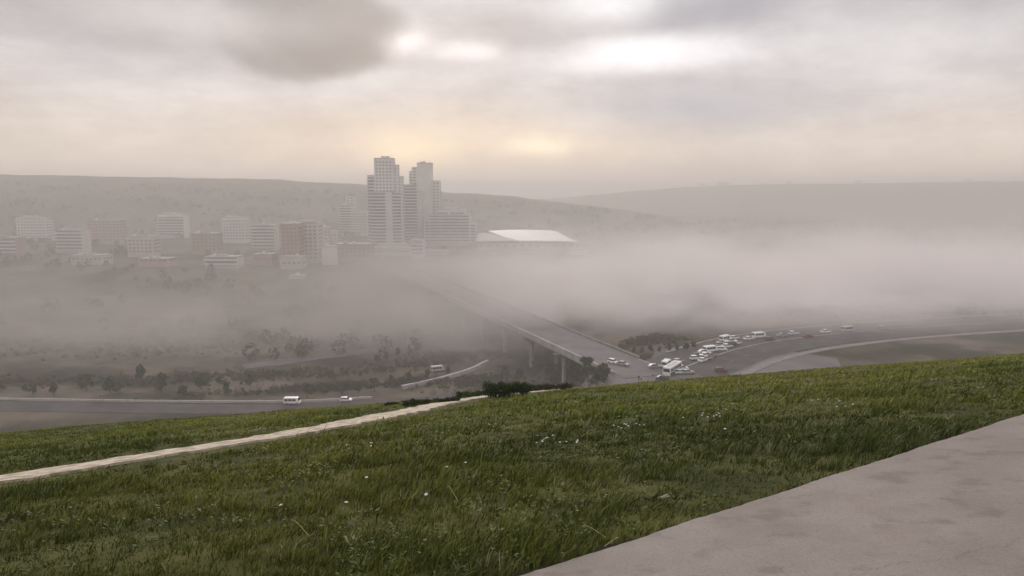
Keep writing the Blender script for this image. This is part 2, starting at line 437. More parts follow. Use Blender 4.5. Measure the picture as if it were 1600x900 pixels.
def blades(n_clump, per, y0, y1, hmul=1.0, wmul=1.0):
    cx, cy_ = scatter(n_clump, y0, y1)
    hc = np.clip(.55+.7*wob(cx, cy_, 1.3, 5)+.35*rng.normal(size=n_clump), .25, 1.7)
    keep = rng.random(n_clump) < np.clip(.62+.6*wob(cx, cy_, .8, 6)+.03*(cy_-6), .58, 1)
    cx, cy_, hc = cx[keep], cy_[keep], hc[keep]; nc = len(cx)
    idx = np.repeat(np.arange(nc), per); n = len(idx)
    sc = np.clip(cy_[idx]/6, .7, 3.0)**.55
    ph = rng.uniform(0, 2*np.pi, n); rad = np.abs(rng.normal(0, .045, n))*sc*1.4
    x = cx[idx]+np.cos(ph)*rad; y = cy_[idx]+np.sin(ph)*rad
    k = (~on_slab(x, y)) & (path_dist(x, y) > .40+.1*rng.random(n))
    x, y, ph, idx, sc = x[k], y[k], ph[k], idx[k], sc[k]; n = len(x)
    L = hc[idx]*rng.uniform(.6, 1.3, n)*.125*hmul*(.75+.25*sc)
    pd = path_dist(x, y); L *= np.clip((pd-.3)/1.2, .3, 1)*(1-.5*sst(y, 14, 28))
    w = rng.uniform(.0022, .0055, n)*wmul*sc**1.25
    lean = rng.uniform(.15, 1.05, n); ph2 = ph+rng.normal(0, .6, n)
    # wind from the left lays everything a little to the right
    dx = np.cos(ph2)*lean*.6+.30; dy = np.sin(ph2)*lean*.6-.05
    z0 = H(x, y)-.01
    px_, py_ = -np.sin(ph2), np.cos(ph2)
    fr = rng.random(n) < .55
    px_ = np.where(fr, 1.0, px_); py_ = np.where(fr, .15, py_)
    Vv = np.zeros((n, 5, 3))
    for q, (s_, wq) in enumerate(((0, 1), (0, -1), (.55, .85), (.55, -.85), (1, 0))):
        bend = s_**1.7
        Vv[:, q, 0] = x+dx*L*bend+px_*w*wq; Vv[:, q, 1] = y+dy*L*bend+py_*w*wq
        Vv[:, q, 2] = z0+L*s_*(1-.28*bend*lean)
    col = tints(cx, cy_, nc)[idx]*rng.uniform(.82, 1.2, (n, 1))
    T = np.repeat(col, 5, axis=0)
    # colour gradient along a blade: darker at the root, paler at the tip
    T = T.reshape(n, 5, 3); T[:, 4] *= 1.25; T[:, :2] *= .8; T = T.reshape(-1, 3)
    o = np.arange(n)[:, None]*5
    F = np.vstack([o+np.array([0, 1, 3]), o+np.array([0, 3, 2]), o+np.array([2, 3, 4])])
    return Vv.reshape(-1, 3), F, T
def merge(parts):
    Vs, Fs, Ts, off = [], [], [], 0
    for v, f, t_ in parts:
        Vs.append(v); Fs.append(f+off); Ts.append(t_); off += len(v)
    return np.vstack(Vs), np.vstack(Fs), np.vstack(Ts)
def rosettes(n, y0, y1):
    cx, cy_ = scatter(n, y0, y1)
    k = (wob(cx, cy_, 1.6, 14) > .05) & ~on_slab(cx, cy_) & (path_dist(cx, cy_) > .8)
    cx, cy_ = cx[k], cy_[k]; nc = len(cx); per = 7
    idx = np.repeat(np.arange(nc), per); n = len(idx)
    ph = rng.uniform(0, 2*np.pi, n); s_ = rng.uniform(.018, .042, n)*np.clip(cy_[idx]/6, .7, 3)**.5
    x = cx[idx]+np.cos(ph)*.035; y = cy_[idx]+np.sin(ph)*.035; z = H(x, y)+rng.uniform(.02, .10, n)
    k = ~on_slab(x, y); x, y, z, ph, s_, idx = x[k], y[k], z[k], ph[k], s_[k], idx[k]; n = len(x)
    up = rng.uniform(.1, .9, n)
    d = np.column_stack([np.cos(ph), np.sin(ph), up]); sd = np.column_stack([-np.sin(ph), np.cos(ph), np.zeros(n)])
    p = np.column_stack([x, y, z])
    s3 = s_[:, None]
    Vv = np.stack([p, p+d*s3*.5+sd*s3*.38, p+d*s3*1.1, p+d*s3*.5-sd*s3*.38], 1)
    col = tints(cx, cy_, nc)[idx]*rng.uniform(.8, 1.3, (n, 1))*np.array([.62, .70, .66])
    o = np.arange(n)[:, None]*4
    return Vv.reshape(-1, 3), np.vstack([o+np.array([0, 1, 2]), o+np.array([0, 2, 3])]), np.repeat(col, 4, axis=0)
gmat = mat('grass_blades', (1,1,1), .65, attr=True, spec=.25)
GV, GF, GT = merge([blades(21000, 10, 2.4, 9), blades(28000, 8, 8, 38, .8, 1.35), rosettes(2600, 2.6, 16), blades(900, 4, 2.6, 14, 1.9, .8)])
o = npmesh('grass', GV, GF, gmat, tint=GT); tag(o, 'unmown green grass covering the hillside', 'grass', kind='stuff')

# ------------------------------------------------------------------ flowers, dry stalks, weeds
def flower_proto():
    t_ = empty('white_flower', (0,0,0)); a = MB(); a.tube([(0,0,0),(.01,.0,.08),(.015,0,.15)], .0016, 5); a.build('stem', MT['stem'], t_)
    h = MB()
    for k in range(9):
        an = k*2*math.pi/9; ca, sa = math.cos(an), math.sin(an)
        h.add([(.015,0,.15),(.015+.013*ca-.004*sa, .013*sa+.004*ca,.156),(.015+.02*ca,.02*sa,.154),(.015+.013*ca+.004*sa,.013*sa-.004*ca,.156)],[(0,1,2,3)])
    h.tube([(.015,0,.148),(.015,0,.160)], .006, 7)
    h.build('flower_head', MT['petal'], t_); return t_
fl0 = flower_proto(); first = True
def put_flower(px, py, label, grp, s=1.0):
    global first
    p = ground_pt(px, py+2)
    f = fl0 if first else copy_tree(fl0); first = False
    f.location = (p.x, p.y, p.z); sc = .8*s*max(1, p.y/9)**.5; f.scale = (sc, sc, sc)
    f.rotation_euler = (random.uniform(-.2,.2), random.uniform(0,.3), random.uniform(0,6))
    tag(f, label, 'flower', grp)
patch = [((1108,658),60,8,12,'tiny white flower in the far band at the right of the lawn'),
         ((985,676),26,5,9,'tiny white flower in the tight patch right of the lawn middle'),
         ((868,700),40,9,13,'tiny white flower in the loose patch at the lawn middle'),
         ((575,705),24,5,6,'tiny white flower in the sparse patch below the footpath'),
         ((1300,640),90,10,10,'tiny white flower in the scattering right of the pale grass')]
for (cx, cy_), sx, sy, n, lb in patch:
    for k in range(n): put_flower(cx+random.gauss(0, sx*.5), cy_+random.gauss(0, sy*.5), lb, 'white flowers in the grass')
for (px, py, lb) in [(726,743,'white flower standing alone above the bent straw stalk'), (669,792,'white flower low in the dark grass left of the lawn middle'),
    (537,809,'pale flower cluster lone at the lower left of the lawn'), (700,752,'small white flower beside another left of the lawn middle'),
    (571,766,'small white flower lone in the left of the lawn'), (1130,685,'lone white flower at the right of the lawn above the round weed'),
    (448,815,'small white flower just above the left bent straw stalk')]:
    put_flower(px, py, lb, None, 1.25)
def stalk(px, py, dx, h, label, th_=.0035):
    p = ground_pt(px, py); m = MB(); pts = []
    for k in range(9):
        s_ = k/8; pts.append((dx*math.sin(s_*1.5)*(1 if s_ < 2 else 1), .02*s_, h*math.sin(s_*math.pi*.62)*1.05))
    m.tube(pts, [th_*(1.2-.7*k/8) for k in range(9)], 5)
    o = m.build('grass_stalk', MT['straw'], smooth=True); o.location = p; tag(o, label, 'grass stalk', 'pale bent grass stalks')
stalk(718, 792, -.11, .16, 'pale bent grass stalk curving left at the lawn middle')
stalk(487, 845, -.16, .15, 'pale bent grass stalk arching low at the left of the lawn')
stalk(950, 848, -.17, .09, 'pale broken grass stalk lying near the pavement edge')
stalk(940, 858, .12, .07, 'short pale grass stalk crossing another near the pavement edge')
stalk(948, 785, -.03, .10, 'short upright pale stalk in the dark grass above the pavement')
stalk(568, 890, .03, .10, 'short upright pale stalk at the bottom left of the lawn')
def weed():
    t_ = empty('round_weed', ground_pt(1018, 790), 0, 'pale green round leafy weed in the dark grass above the pavement', 'weed')
    rr = random.Random(4)
    for k in range(16):
        an = rr.uniform(0, 6.28); tilt = rr.uniform(.3, 1.2); L = rr.uniform(.07, .14)
        d = Vector((math.cos(an)*tilt, math.sin(an)*tilt, 1)).normalized(); s = Vector((-math.sin(an), math.cos(an), 0))
        m = MB(); m.tube([(0,0,0), d*L*.6], .0018, 5)
        w = L*.33; b0 = d*L*.5
        d2 = (d+Vector((d.x, d.y, -.5))*.4).normalized()
        ring = [b0, b0+d2*L*.22+s*w*.8, b0+d2*L*.5+s*w, b0+d2*L*.8+s*w*.6, b0+d2*L, b0+d2*L*.8-s*w*.6, b0+d2*L*.5-s*w, b0+d2*L*.22-s*w*.8]
        mid_ = b0+d2*L*.5-Vector((0,0,.008))
        m.add(ring+[mid_], [(i, (i+1) % 8, 8) for i in range(8)])
        m.build('leaf', WL, t_)
WL = mat('weed_leaf', (.11,.12,.035), .6, (.17,.17,.06), 14)
weed()

# ------------------------------------------------------------------ leafy things
def leaf_cloud(centres, n, size, rr, base=(1,1,1), squash=1.0):
    C_ = np.array([c[:3] for c in centres]); Rd = np.array([c[3] for c in centres])
    w = Rd**2; idx = rr.choice(len(centres), n, p=w/w.sum())
    d = rr.normal(size=(n, 3)); d /= np.linalg.norm(d, axis=1)[:, None]
    rad = Rd[idx]*(rr.random(n)**.33)*rr.uniform(.8, 1.12, n)
    p = C_[idx]+d*rad[:, None]*np.array([1, 1, .85*squash])
    a = rr.normal(size=(n, 3)); a /= np.linalg.norm(a, axis=1)[:, None]
    b_ = np.cross(a, rr.normal(size=(n, 3))); b_ /= np.linalg.norm(b_, axis=1)[:, None]
    s_ = (size*rr.uniform(.6, 1.4, n))[:, None]
    Vv = np.stack([p-a*s_, p+b_*s_*.55, p+a*s_, p-b_*s_*.55], 1).reshape(-1, 3)
    cl = rr.uniform(.6, 1.5, len(centres))[idx][:, None]*rr.uniform(.75, 1.3, (n, 1))
    T = np.repeat(np.array(base)*cl*np.array([1, 1, 1]), 4, axis=0)
    F_ = np.arange(n*4).reshape(-1, 4)
    return Vv, F_, T
def tree_proto(name, seed, h=8, r=3.2, n=3000, leafs=.30, tint=(1,1,1)):
    rr = np.random.default_rng(seed); t_ = empty(name, (0,0,0)); tr = MB()
    top = Vector((rr.uniform(-.4,.4), rr.uniform(-.4,.4), h*.8))
    tr.tube([(0,0,-.4),(0.05,0,h*.25),top*.6,top], [.24,.18,.11,.03], 7)
    cs = []
    for k in range(9):
        an = rr.uniform(0, 6.28); hh = rr.uniform(.28, .85)*h
        e = Vector((math.cos(an), math.sin(an), 0))*r*rr.uniform(.35, .8)*(1.15-hh/h*.6)+Vector((0,0,hh))
        s_ = Vector((0,0,hh*.62)); tr.tube([s_, s_.lerp(e, .5)+Vector((0,0,.2)), e], [.09,.06,.02], 5)
        cs.append((*e, r*rr.uniform(.28, .48)))
    cs += [(0, 0, h*.8, r*.42), (0, 0, h*.55, r*.5), (.3, -.2, h*.92, r*.25)]
    tr.build('trunk', MT['bark'], t_)
    v, f, c_ = leaf_cloud(cs, n, leafs, rr, tint)
    npmesh('crown', v, f, MT['leaf'], tint=c_, parent=t_)
    return t_
ORD = ['first','second','third','fourth','fifth','sixth','seventh','eighth','ninth','tenth','eleventh','twelfth','thirteenth','fourteenth','fifteenth','sixteenth','seventeenth','eighteenth']
protos = [tree_proto('broadleaf_tree', 1, 8, 3.4), tree_proto('broadleaf_tree', 2, 7, 3.0, tint=(1.15,1.05,.9)), tree_proto('broadleaf_tree', 3, 9, 3.0, tint=(.8,.85,.8))]
used = [False]*3
def put_tree(p, s, label, grp, rzs=None):
    k = random.randrange(3); o = copy_tree(protos[k]) if used[k] else protos[k]; used[k] = True
    o.location = (p.x, p.y, p.z-.1); o.scale = (s*random.uniform(.9,1.15), s*random.uniform(.9,1.15), s); o.rotation_euler = (0, 0, random.uniform(0, 6.28))
    tag(o, label, 'tree', grp); return o
def tree_row(pix, scale, phrase, grp):
    for k, q in enumerate(sorted(pix)):
        s_ = (q[2] if len(q) > 2 else 1)*scale
        put_tree(ground_pt(q[0], q[1]), s_, f'{phrase}, {ORD[k]} from the left', grp)
def bush(name, px, py, ln, h, d, label, cat, n, leafs, tint, rz=0, grp=None, stemmed=True):
    p = ground_pt(px, py); rr = np.random.default_rng(int(px)); o = empty(name, p, rz, label, cat, grp)
    cs = []; k = max(4, int(ln/(h*.2)))
    for i_ in range(k):
        u = (i_/(k-1)-.5)*ln*.88
        for q in range(3): cs.append((u+rr.uniform(-.2,.2)*h, rr.uniform(-.3,.3)*d, h*rr.uniform(.2,.72), h*rr.uniform(.16,.34)))
    v, f, c_ = leaf_cloud(cs, n, leafs, rr, tint); npmesh('foliage', v, f, MT['leaf'], tint=c_, parent=o)
    m = MB()
    for i_ in range(k*2):
        u = rr.uniform(-.45,.45)*ln; m.tube([(u,0,-.1),(u+rr.uniform(-.1,.1)*h,0,h*.35),(u+rr.uniform(-.25,.25)*h,rr.uniform(-.1,.1),h*.75)], [.014*h+.006,.01,.004], 4)
    m.build('stems', MT['bark'], o)
# hedge and scrub on the crest of the hill
bush('hedge', 794, 621, 1.35, .52, .5, 'dense dark green hedge clump with lighter top on the crest', 'hedge', 9000, .022, (.9,1.1,.7), .15)
bush('hedge', 857, 611, 1.9, .34, .5, 'low brown-green hedge running right of the dense clump', 'hedge', 4600, .020, (1.0,.75,.7), .2)
bush('low_shrub', 735, 622, 1.0, .26, .4, 'low green shrub joining the left end of the hedge', 'shrub', 2200, .026, (1.3,1.3,.9), .3)
bush('low_shrub', 700, 630, .7, .20, .3, 'small dark shrub on the far verge of the footpath', 'shrub', 1300, .022, (.7,.7,.6), .3)
bush('low_shrub', 655, 634, 1.0, .22, .3, 'straggling shrub where the valley road meets the crest', 'shrub', 1500, .022, (1.1,.95,.7), .2)
bush('low_shrub', 612, 633, .5, .12, .2, 'smallest shrub at the left end of the crest scrub', 'shrub', 700, .02, (1.0,.9,.7), .2)
bush('low_shrub', 760, 612, .9, .3, .4, 'yellow-green shrub behind the left of the hedge clump', 'shrub', 2200, .026, (1.8,1.9,1.0), .1)

# trees below the bridge and in the valley
tree_row([(838,578,.75),(858,585,.9),(880,583,.8),(900,588,.9),(918,592,.95),(895,600,.8),(868,600,.8),(940,597,.8),(790,590,.7),(812,597,.7)], .95,
         'dark tree under the near end of the bridge', 'dark trees under the bridge')
p = ground_pt(946, 600); put_tree(Vector((27.6, 214, -60.2)), 1.15, 'tall round dark tree at the end of the bridge parapet', None)
tree_row([(590,566,.6),(604,563,.55),(622,560,.7),(640,556,.6),(652,552,.7)], .8, 'faint tree on the brown bank left of the bridge', 'faint trees on the bank')
tree_row([(480,622),(505,618,.9),(535,616,1.1),(560,614,.8),(585,612,1),(612,606,.9),(640,600,.9),(668,594,.8),(700,588,.7)], .65,
         'dark scrubby tree above the valley road', 'scrubby trees above the valley road')
tree_row([(1003,553,.6),(1016,551,.7),(1030,550,.6),(1045,549,.8),(1058,547,.6),(1072,546,.75),(1084,543,.7),(990,552,.5)], .5,
         'brown-dark shrub tree on the bank behind the junction', 'shrub trees behind the junction')
jr = random.Random(3)
tree_row([(10+i*27+jr.uniform(-13,13), 612+jr.uniform(-14,8), jr.uniform(.5,1.2)) for i in range(15)], .75, 'dark tree along the valley road far left', 'trees along the valley road')
# the far wood: reads as one mass
def far_wood():
    rr = np.random.default_rng(5); parts = []; n = 0
    x = rr.uniform(-900, 1200, 8000); y = rr.uniform(300, 1300, 8000)
    k = (np.abs(x) < y*.95) & (wob(x, y, 45, 20) > .12)
    k &= ~((y > 520) & (y < 830) & (x > -330) & (x < 120) & (wob(x, y, 30, 21) < .25))
    plat = (x > 15) & (y < 520); k &= ~plat
    t_ = (y-220)/202; bx = 31-81*t_+10; k &= ~((np.abs(x-bx) < 24) & (y < 640))
    x, y = x[k], y[k]; z = H(x, y); n = len(x)
    per = 46; idx = np.repeat(np.arange(n), per); m = n*per
    d = rr.normal(size=(m, 3)); d /= np.linalg.norm(d, axis=1)[:, None]
    hh = rr.uniform(3.5, 7.5, n); wd = hh*rr.uniform(.35, .55, n)
    p = np.column_stack([x[idx]+d[:,0]*wd[idx], y[idx]+d[:,1]*wd[idx], z[idx]+hh[idx]*.55+d[:,2]*hh[idx]*.45])
    a = rr.normal(size=(m, 3)); a /= np.linalg.norm(a, axis=1)[:, None]; b_ = np.cross(a, d)
    s_ = (wd[idx]*.42)[:, None]
    Vv = np.stack([p-a*s_, p+b_*s_, p+a*s_], 1).reshape(-1, 3)
    T = np.repeat(rr.uniform(1.0, 1.6, n)[idx][:, None]*np.ones((1, 3)), 3, axis=0)
    o = npmesh('far_wood', Vv, np.arange(m*3).reshape(-1, 3), MT['leaf_far'], tint=T)
    tag(o, 'dull wooded slopes far off beyond the valley', 'wood', kind='stuff')
far_wood()

def scrub():
    rr = np.random.default_rng(9); pts = []
    # (centre x, y, half-length, half-depth, rotation, height, count) of continuous thickets
    zones = [(8,243,26,14,-.3,3.2,420),(-8,262,22,9,-.2,3.0,260),(-58,258,48,5,.22,3.4,420),(-95,275,50,9,.15,3.0,380),(54,266,13,5,.4,2.2,220),(190,330,90,9,.15,2.6,300),(22,212,6,5,-.6,1.7,60),(9,228,9,7,-.6,3.0,110),(-30,300,26,10,.5,3.5,240),
             (-150,330,80,22,.1,4.0,420),(-60,345,40,14,.2,4.0,260),(-230,262,90,8,.05,3.4,420),(150,334,60,8,.25,4.5,300)]
    Vs=[];Ts=[]
    for cx,cy_,a,b_,ro,hh,n in zones:
        u=rr.normal(size=n)*.55*a; w=rr.normal(size=n)*.5*b_
        x=cx+u*math.cos(ro)-w*math.sin(ro); y=cy_+u*math.sin(ro)+w*math.cos(ro); z=H(x,y)
        h=hh*rr.uniform(.35,1.15,n)*(.7+.5*wob(x,y,9,31)); h=np.maximum(h,.5); r=h*rr.uniform(.5,.9,n); per=90
        k=(np.abs(x-(31-81*(y-220)/202+9))>0); idx=np.repeat(np.arange(n),per); m=n*per
        d=rr.normal(size=(m,3)); d/=np.linalg.norm(d,axis=1)[:,None]; q=rr.random(m)**.35
        p=np.column_stack([x[idx]+d[:,0]*r[idx]*q, y[idx]+d[:,1]*r[idx]*q, z[idx]+h[idx]*.42+d[:,2]*h[idx]*.5*q])
        c1=rr.normal(size=(m,3)); c1/=np.linalg.norm(c1,axis=1)[:,None]; c2=np.cross(c1,d); s_=rr.uniform(.16,.34,m)[:,None]
        Vs.append(np.stack([p-c1*s_,p+c2*s_*.7,p+c1*s_],1).reshape(-1,3))
        Ts.append(np.repeat(rr.uniform(.6,1.25,n)[idx][:,None]*np.array([[1.0,.92,.85]]),3,axis=0))
    Vv=np.vstack(Vs); o=npmesh('scrub',Vv,np.arange(len(Vv)).reshape(-1,3),MT['leaf_far'],tint=np.vstack(Ts)); tag(o,'dark tangled scrub covering the banks of the valley','scrub',kind='stuff')
scrub()

# ------------------------------------------------------------------ roads
strip('valley_road', [(-420,262),(-250,240),(-140,232),(-78,231),(-45,236),(-15,246),(10,262),(22,300)], 10.5, MT['asphalt'], .12, 14, .6, label='dark valley road curving in from the left', cat='road')
def edge_wall(name, pts, h, w, m, label, cat, n=14, lift=0.0):
    o = strip(name, pts, w, m, h+lift, n, h+.6, cross=2, kind=None); tag(o, label, cat); return o
edge_wall('road_barrier', [(-420,269.2),(-250,247.2),(-140,239.2),(-79,238.2),(-49,243)], .75, .5, MT['kerb'], 'pale concrete barrier along the valley road', 'barrier')
q = [ground_pt(a, b_) for a, b_ in ((628,609),(660,602),(700,592),(735,581),(762,568))]
q = [(p.x, p.y) for p in q]
strip('ramp_road', [(p[0]-1.5, p[1]+4.2) for p in q]+[(q[-1][0]+8, q[-1][1]+30)], 6, MT['asphalt'], .10, 14, .5, label='dark slip road rising behind a pale wall', cat='road')
edge_wall('road_wall', q, 1.5, 1.2, MT['kerb'], 'pale low wall curving along the slip road below the bridge', 'wall')
strip('bank_road', [tuple(ground_pt(a, b_).xy) for a, b_ in ((380,574),(447,566),(520,556),(590,548))], 9, MT['asphalt_pale'], .2, 14, .5, label='faint pale road on the far bank at the left', cat='road')

# junction and boulevard
ZP = -57.0
def sheet(name, poly, z, m, label, cat, thick=.4, parent=None, kind='structure'):
    mb = MB(); n = len(poly)
    mb.add([(x, y, z) for x, y in poly]+[(x, y, z-thick) for x, y in poly],
           [tuple(range(n)), tuple(range(2*n-1, n-1, -1))]+[(i, i+n, (i+1) % n+n, (i+1) % n) for i in range(n)])
    o = mb.build(name, m, parent)
    if parent is None: tag(o, label, cat, kind=kind)
    return o
blv = [(52,222),(66,238),(84,256),(108,272),(150,290),(215,308),(330,330),(520,352)]
flat = lambda x, y: max(ZP, Hf(x, y))
junction_poly = [(28,214),(44,196),(90,196),(108,236),(92,246),(76,262),(62,262),(50,258),(47,236)]
sheet('road_junction', [(24,214),(40,190),(95,190),(112,240),(88,262),(66,262),(52,252),(45,232)], ZP+.10, MT['asphalt_pale'], 'wide grey asphalt junction where the bridge lands', 'road')
strip('boulevard', blv, 30, MT['asphalt'], .106, 14, .5, label='dark boulevard leaving the junction to the right', cat='road', zf=lambda x, y: ZP)
off = lambda pts, d: [(p[0]-d*.62, p[1]+d*.78) for p in pts]
_c = spline(blv[1:], 6); _k = []
for i_, p in enumerate(_c[:-1]):
    tn = (_c[i_+1]-p).normalized(); _k.append((p.x-tn.y*15.4, p.y+tn.x*15.4))
_o = strip('kerb', _k, .6, MT['concrete'], .38, 3, .5, cross=2, zf=lambda x, y: ZP, kind=None); tag(_o, 'pale kerb along the far side of the boulevard', 'kerb')
strip('pavement_strip', [(p[0]+11, p[1]-15) for p in blv], 3, MT['concrete_dark'], .22, 14, .5, label='pale pavement on the near side of the boulevard', cat='pavement', zf=lambda x, y: ZP)
strip('verge_path', [tuple(ground_pt(a, b_).xy) for a, b_ in ((862,607),(895,604),(925,601),(950,598))], 3.5, MT['asphalt_pale'], .15, 14, .5, label='pale service path at the foot of the bridge slope', cat='path')
for k in range(8):     # painted lane dashes are marks on the boulevard
    pass
def lane_marks():
    c_ = spline(blv, 40); m = MB()
    for side in (-7.5, 0.0, 7.5):
        acc = 0
        for i_ in range(len(c_)-1):
            a, b_ = c_[i_], c_[i_+1]; seg = (b_-a).length; acc += seg
            if side != 0 and (acc % 12) > 3: continue
            tn = (b_-a).normalized(); nn = Vector((tn.y, -tn.x, 0)); w = .08 if side else .3
            z = ZP+.112 if side else ZP+.25
            p1, p2 = a+nn*(side-w), a+nn*(side+w); p3, p4 = b_+nn*(side+w), b_+nn*(side-w)
            m.add([(p.x, p.y, z) for p in (p1, p2, p3, p4)], [(0,1,2,3)])
    o = m.build('lane_markings', MT['concrete']); tag(o, 'pale lane markings and median line on the boulevard', 'road marking', kind='structure')
lane_marks()

# ------------------------------------------------------------------ bridge
B0 = Vector((31, 220, ZP)); BDv = Vector((-81, 202, 0)).normalized(); BNv = Vector((BDv.y, -BDv.x, 0))
BL = 330
br = empty('road_bridge', B0, math.atan2(BDv.y, BDv.x), 'long grey concrete bridge on piers receding into the dust', 'bridge')
# local x along the bridge, local y to its left (towards the viewer's left): deck spans y -19..0
m = MB(); m.box(0, BL, -19, 0, -.9, .16); m.box(0, BL, -17.5, -14.5, -2.3, -.9); m.box(0, BL, -10.8, -8.2, -2.3, -.9); m.box(0, BL, -4.2, -1.2, -2.3, -.9)
m.build('deck', MT['concrete'], br)
m = MB(); m.box(-8, BL, -18.2, -.8, .162, .20); m.build('carriageway', MT['asphalt_pale'], br)
for y0, y1 in ((-.55, .25), (-19.25, -18.45)):
    m = MB(); m.box(-2 if y0 > -5 else 13, BL, y0, y1, -1.15, 1.0)
    m.build('parapet', MT['concrete'] if y0 > -5 else MT['concrete_dark'], br)
s0 = .155*217.6+6.5
pierp = None
for k in range(10):
    xk = s0+k*30.4
    zb = min(Hf(*(B0+BDv*xk+BNv*y_).xy) for y_ in (2, 9, 17))-ZP-1
    m = MB(); m.add([(xk-.9,-18.6,-2.3),(xk+.9,-18.6,-2.3),(xk+.9,.9,-2.3),(xk-.9,.9,-2.3),(xk-.9,-16,-3.9),(xk+.9,-16,-3.9),(xk+.9,-2.6,-3.9),(xk-.9,-2.6,-3.9)],
          [(0,1,2,3),(7,6,5,4),(0,4,5,1),(1,5,6,2),(2,6,7,3),(3,7,4,0)])
    cap = m.build('pier_cap', MT['concrete'], br)
    for yy in (-3.6, -15):
        m = MB(); m.tube([(xk,yy,zb),(xk,yy,-3.9)], .85, 12); m.build('pier', MT['concrete'], br)
m = MB(); m.box(-9, 1.5, -20, .6, -9, -.92); m.build('abutment', MT['concrete_dark'], br)

# ------------------------------------------------------------------ vehicles
def wheel(parent, x, y, r=.32, w=.22):
    s = 1 if y > 0 else -1
    m = MB(); m.tube([(x,y-w/2,r),(x,y+w/2,r)], r, 14); tt = m.build('wheel', MT['tyre'], parent)
    m = MB(); m.tube([(x,y+s*(w/2+.005),r),(x,y+s*(w/2+.025),r)], r*.6, 10); m.build('rim', MT['rim'], tt)
def lamps(parent, xf, xr, y, z, w=.2, h=.11):
    for s in (-1, 1):
        m = MB(); m.box(xf-.05, xf+.02, s*y-w/2, s*y+w/2, z-h/2, z+h/2); m.build('headlight', MT['lamp_white'], parent)
        m = MB(); m.box(xr-.02, xr+.05, s*y-w/2, s*y+w/2, z+.05-h/2, z+.05+h/2); m.build('tail_light', MT['lamp_red'], parent)
def car(kind, paint):
    t_ = empty(kind, (0,0,0))
    if kind == 'saloon_car':
        low = [(-2.2,.3),(-2.22,.62),(-2.15,.92),(-1.5,.98),(.75,.94),(1.75,.82),(2.15,.66),(2.2,.3)]
        cabin = [(-1.75,.955),(-1.15,1.38),(-.9,1.42),(.1,1.42),(.3,1.38),(1.05,.93)]; roof = [(-1.2,1.37),(-.9,1.45),(.12,1.45),(.36,1.37)]; W2 = .86
        wx = (-1.32, 1.36)
    else:
        low = [(-2.0,.32),(-2.05,.7),(-2.0,1.02),(-1.2,1.05),(.85,1.02),(1.65,.9),(1.98,.7),(2.02,.32)]
        cabin = [(-1.98,1.0),(-1.75,1.5),(-1.5,1.56),(.05,1.56),(.3,1.5),(1.1,.98)]; roof = [(-1.8,1.5),(-1.5,1.59),(.1,1.59),(.36,1.5)]; W2 = .87
        wx = (-1.25, 1.28)
    m = MB(); m.prism(low, -W2, W2); body = m.build('body', MT[paint], t_, bevel=.06, smooth=False)
    m = MB(); n = len(cabin)
    zc = lambda z: W2-.04-(z-.95)*.32
    m.add([(x,-zc(z),z) for x,z in cabin]+[(x,zc(z),z) for x,z in cabin],
          [tuple(range(n)), tuple(range(2*n-1,n-1,-1))]+[(i,i+n,(i+1)%n+n,(i+1)%n) for i in range(n)])
    m.build('windows', MT['glass_dark'], t_)
    m = MB(); n = len(roof)
    m.add([(x,-zc(z)-.012,z) for x,z in roof]+[(x,zc(z)+.012,z) for x,z in roof],
          [tuple(range(n)), tuple(range(2*n-1,n-1,-1))]+[(i,i+n,(i+1)%n+n,(i+1)%n) for i in range(n)])
    m.build('roof', MT[paint], t_)
    for x in wx:
        for y in (-W2+.08, W2-.08): wheel(t_, x, y)
    lamps(t_, low[-1][0], low[0][0], .6, .68)
    return t_
def van(name, paint, L=5.6, Hh=2.35, Wd=2.0, band=None, lower=None):
    t_ = empty(name, (0,0,0)); hl = L/2; w = Wd/2
    prof = [(-hl,.38),(-hl,Hh-.1),(-hl+.15,Hh),(hl-1.1,Hh),(hl-.75,Hh-.12),(hl-.35 if L < 8 else hl-.1,Hh*.5),(hl,Hh*.42),(hl,.38)]
    m = MB(); m.prism(prof, -w, w); m.build('body', MT[paint], t_, bevel=.08)
    zl, zh = Hh*.52, Hh*.84
    for s in (-1, 1):
        m = MB(); y0, y1 = (w-.01, w+.012) if s > 0 else (-w-.012, -w+.01)
        npan = 3 if L < 8 else 7; st = (L-1.6)/npan
        for k in range(npan): m.box(-hl+.35+k*st, -hl+.35+(k+1)*st-.12, y0, y1, zl, zh)
        m.build('side_windows', MT['glass_dark'], t_)
        if lower:
            m = MB(); m.box(-hl+.1, hl-.15, (w-.008 if s > 0 else -w-.008), (w+.008 if s > 0 else -w+.008), .42, zl-.18); m.build('side_panel', MT[lower], t_)
    m = MB(); x1 = hl-.75; x2 = hl-.36 if L < 8 else hl-.1
    m.add([(x1+.05,-w+.12,Hh-.16),(x1+.05,w-.12,Hh-.16),(x2+.03,w-.1,Hh*.53),(x2+.03,-w+.1,Hh*.53)], [(0,1,2,3)])
    m.add([(x1-.05,-w+.12,Hh-.2),(x1-.05,w-.12,Hh-.2),(x2-.1,w-.1,Hh*.53),(x2-.1,-w+.1,Hh*.53)], [(3,2,1,0)])
    m.build('windscreen', MT['glass_dark'], t_)
    m = MB(); m.box(-hl-.02, -hl+.02, -w+.2, w-.2, zl, zh); m.build('rear_window', MT['glass_dark'], t_)
    if L > 8:
        m = MB(); m.box(-hl+1.5, hl-3, -.6, .6, Hh, Hh+.22); m.build('roof_unit', MT['wall_grey'], t_)
    r = .34 if L < 8 else .48
    for x in (-hl+L*.2, hl-L*.19):
        for y in (-w+.1, w-.1): wheel(t_, x, y, r)
    lamps(t_, hl, -hl, w-.3, .72)
    return t_
PR = {}
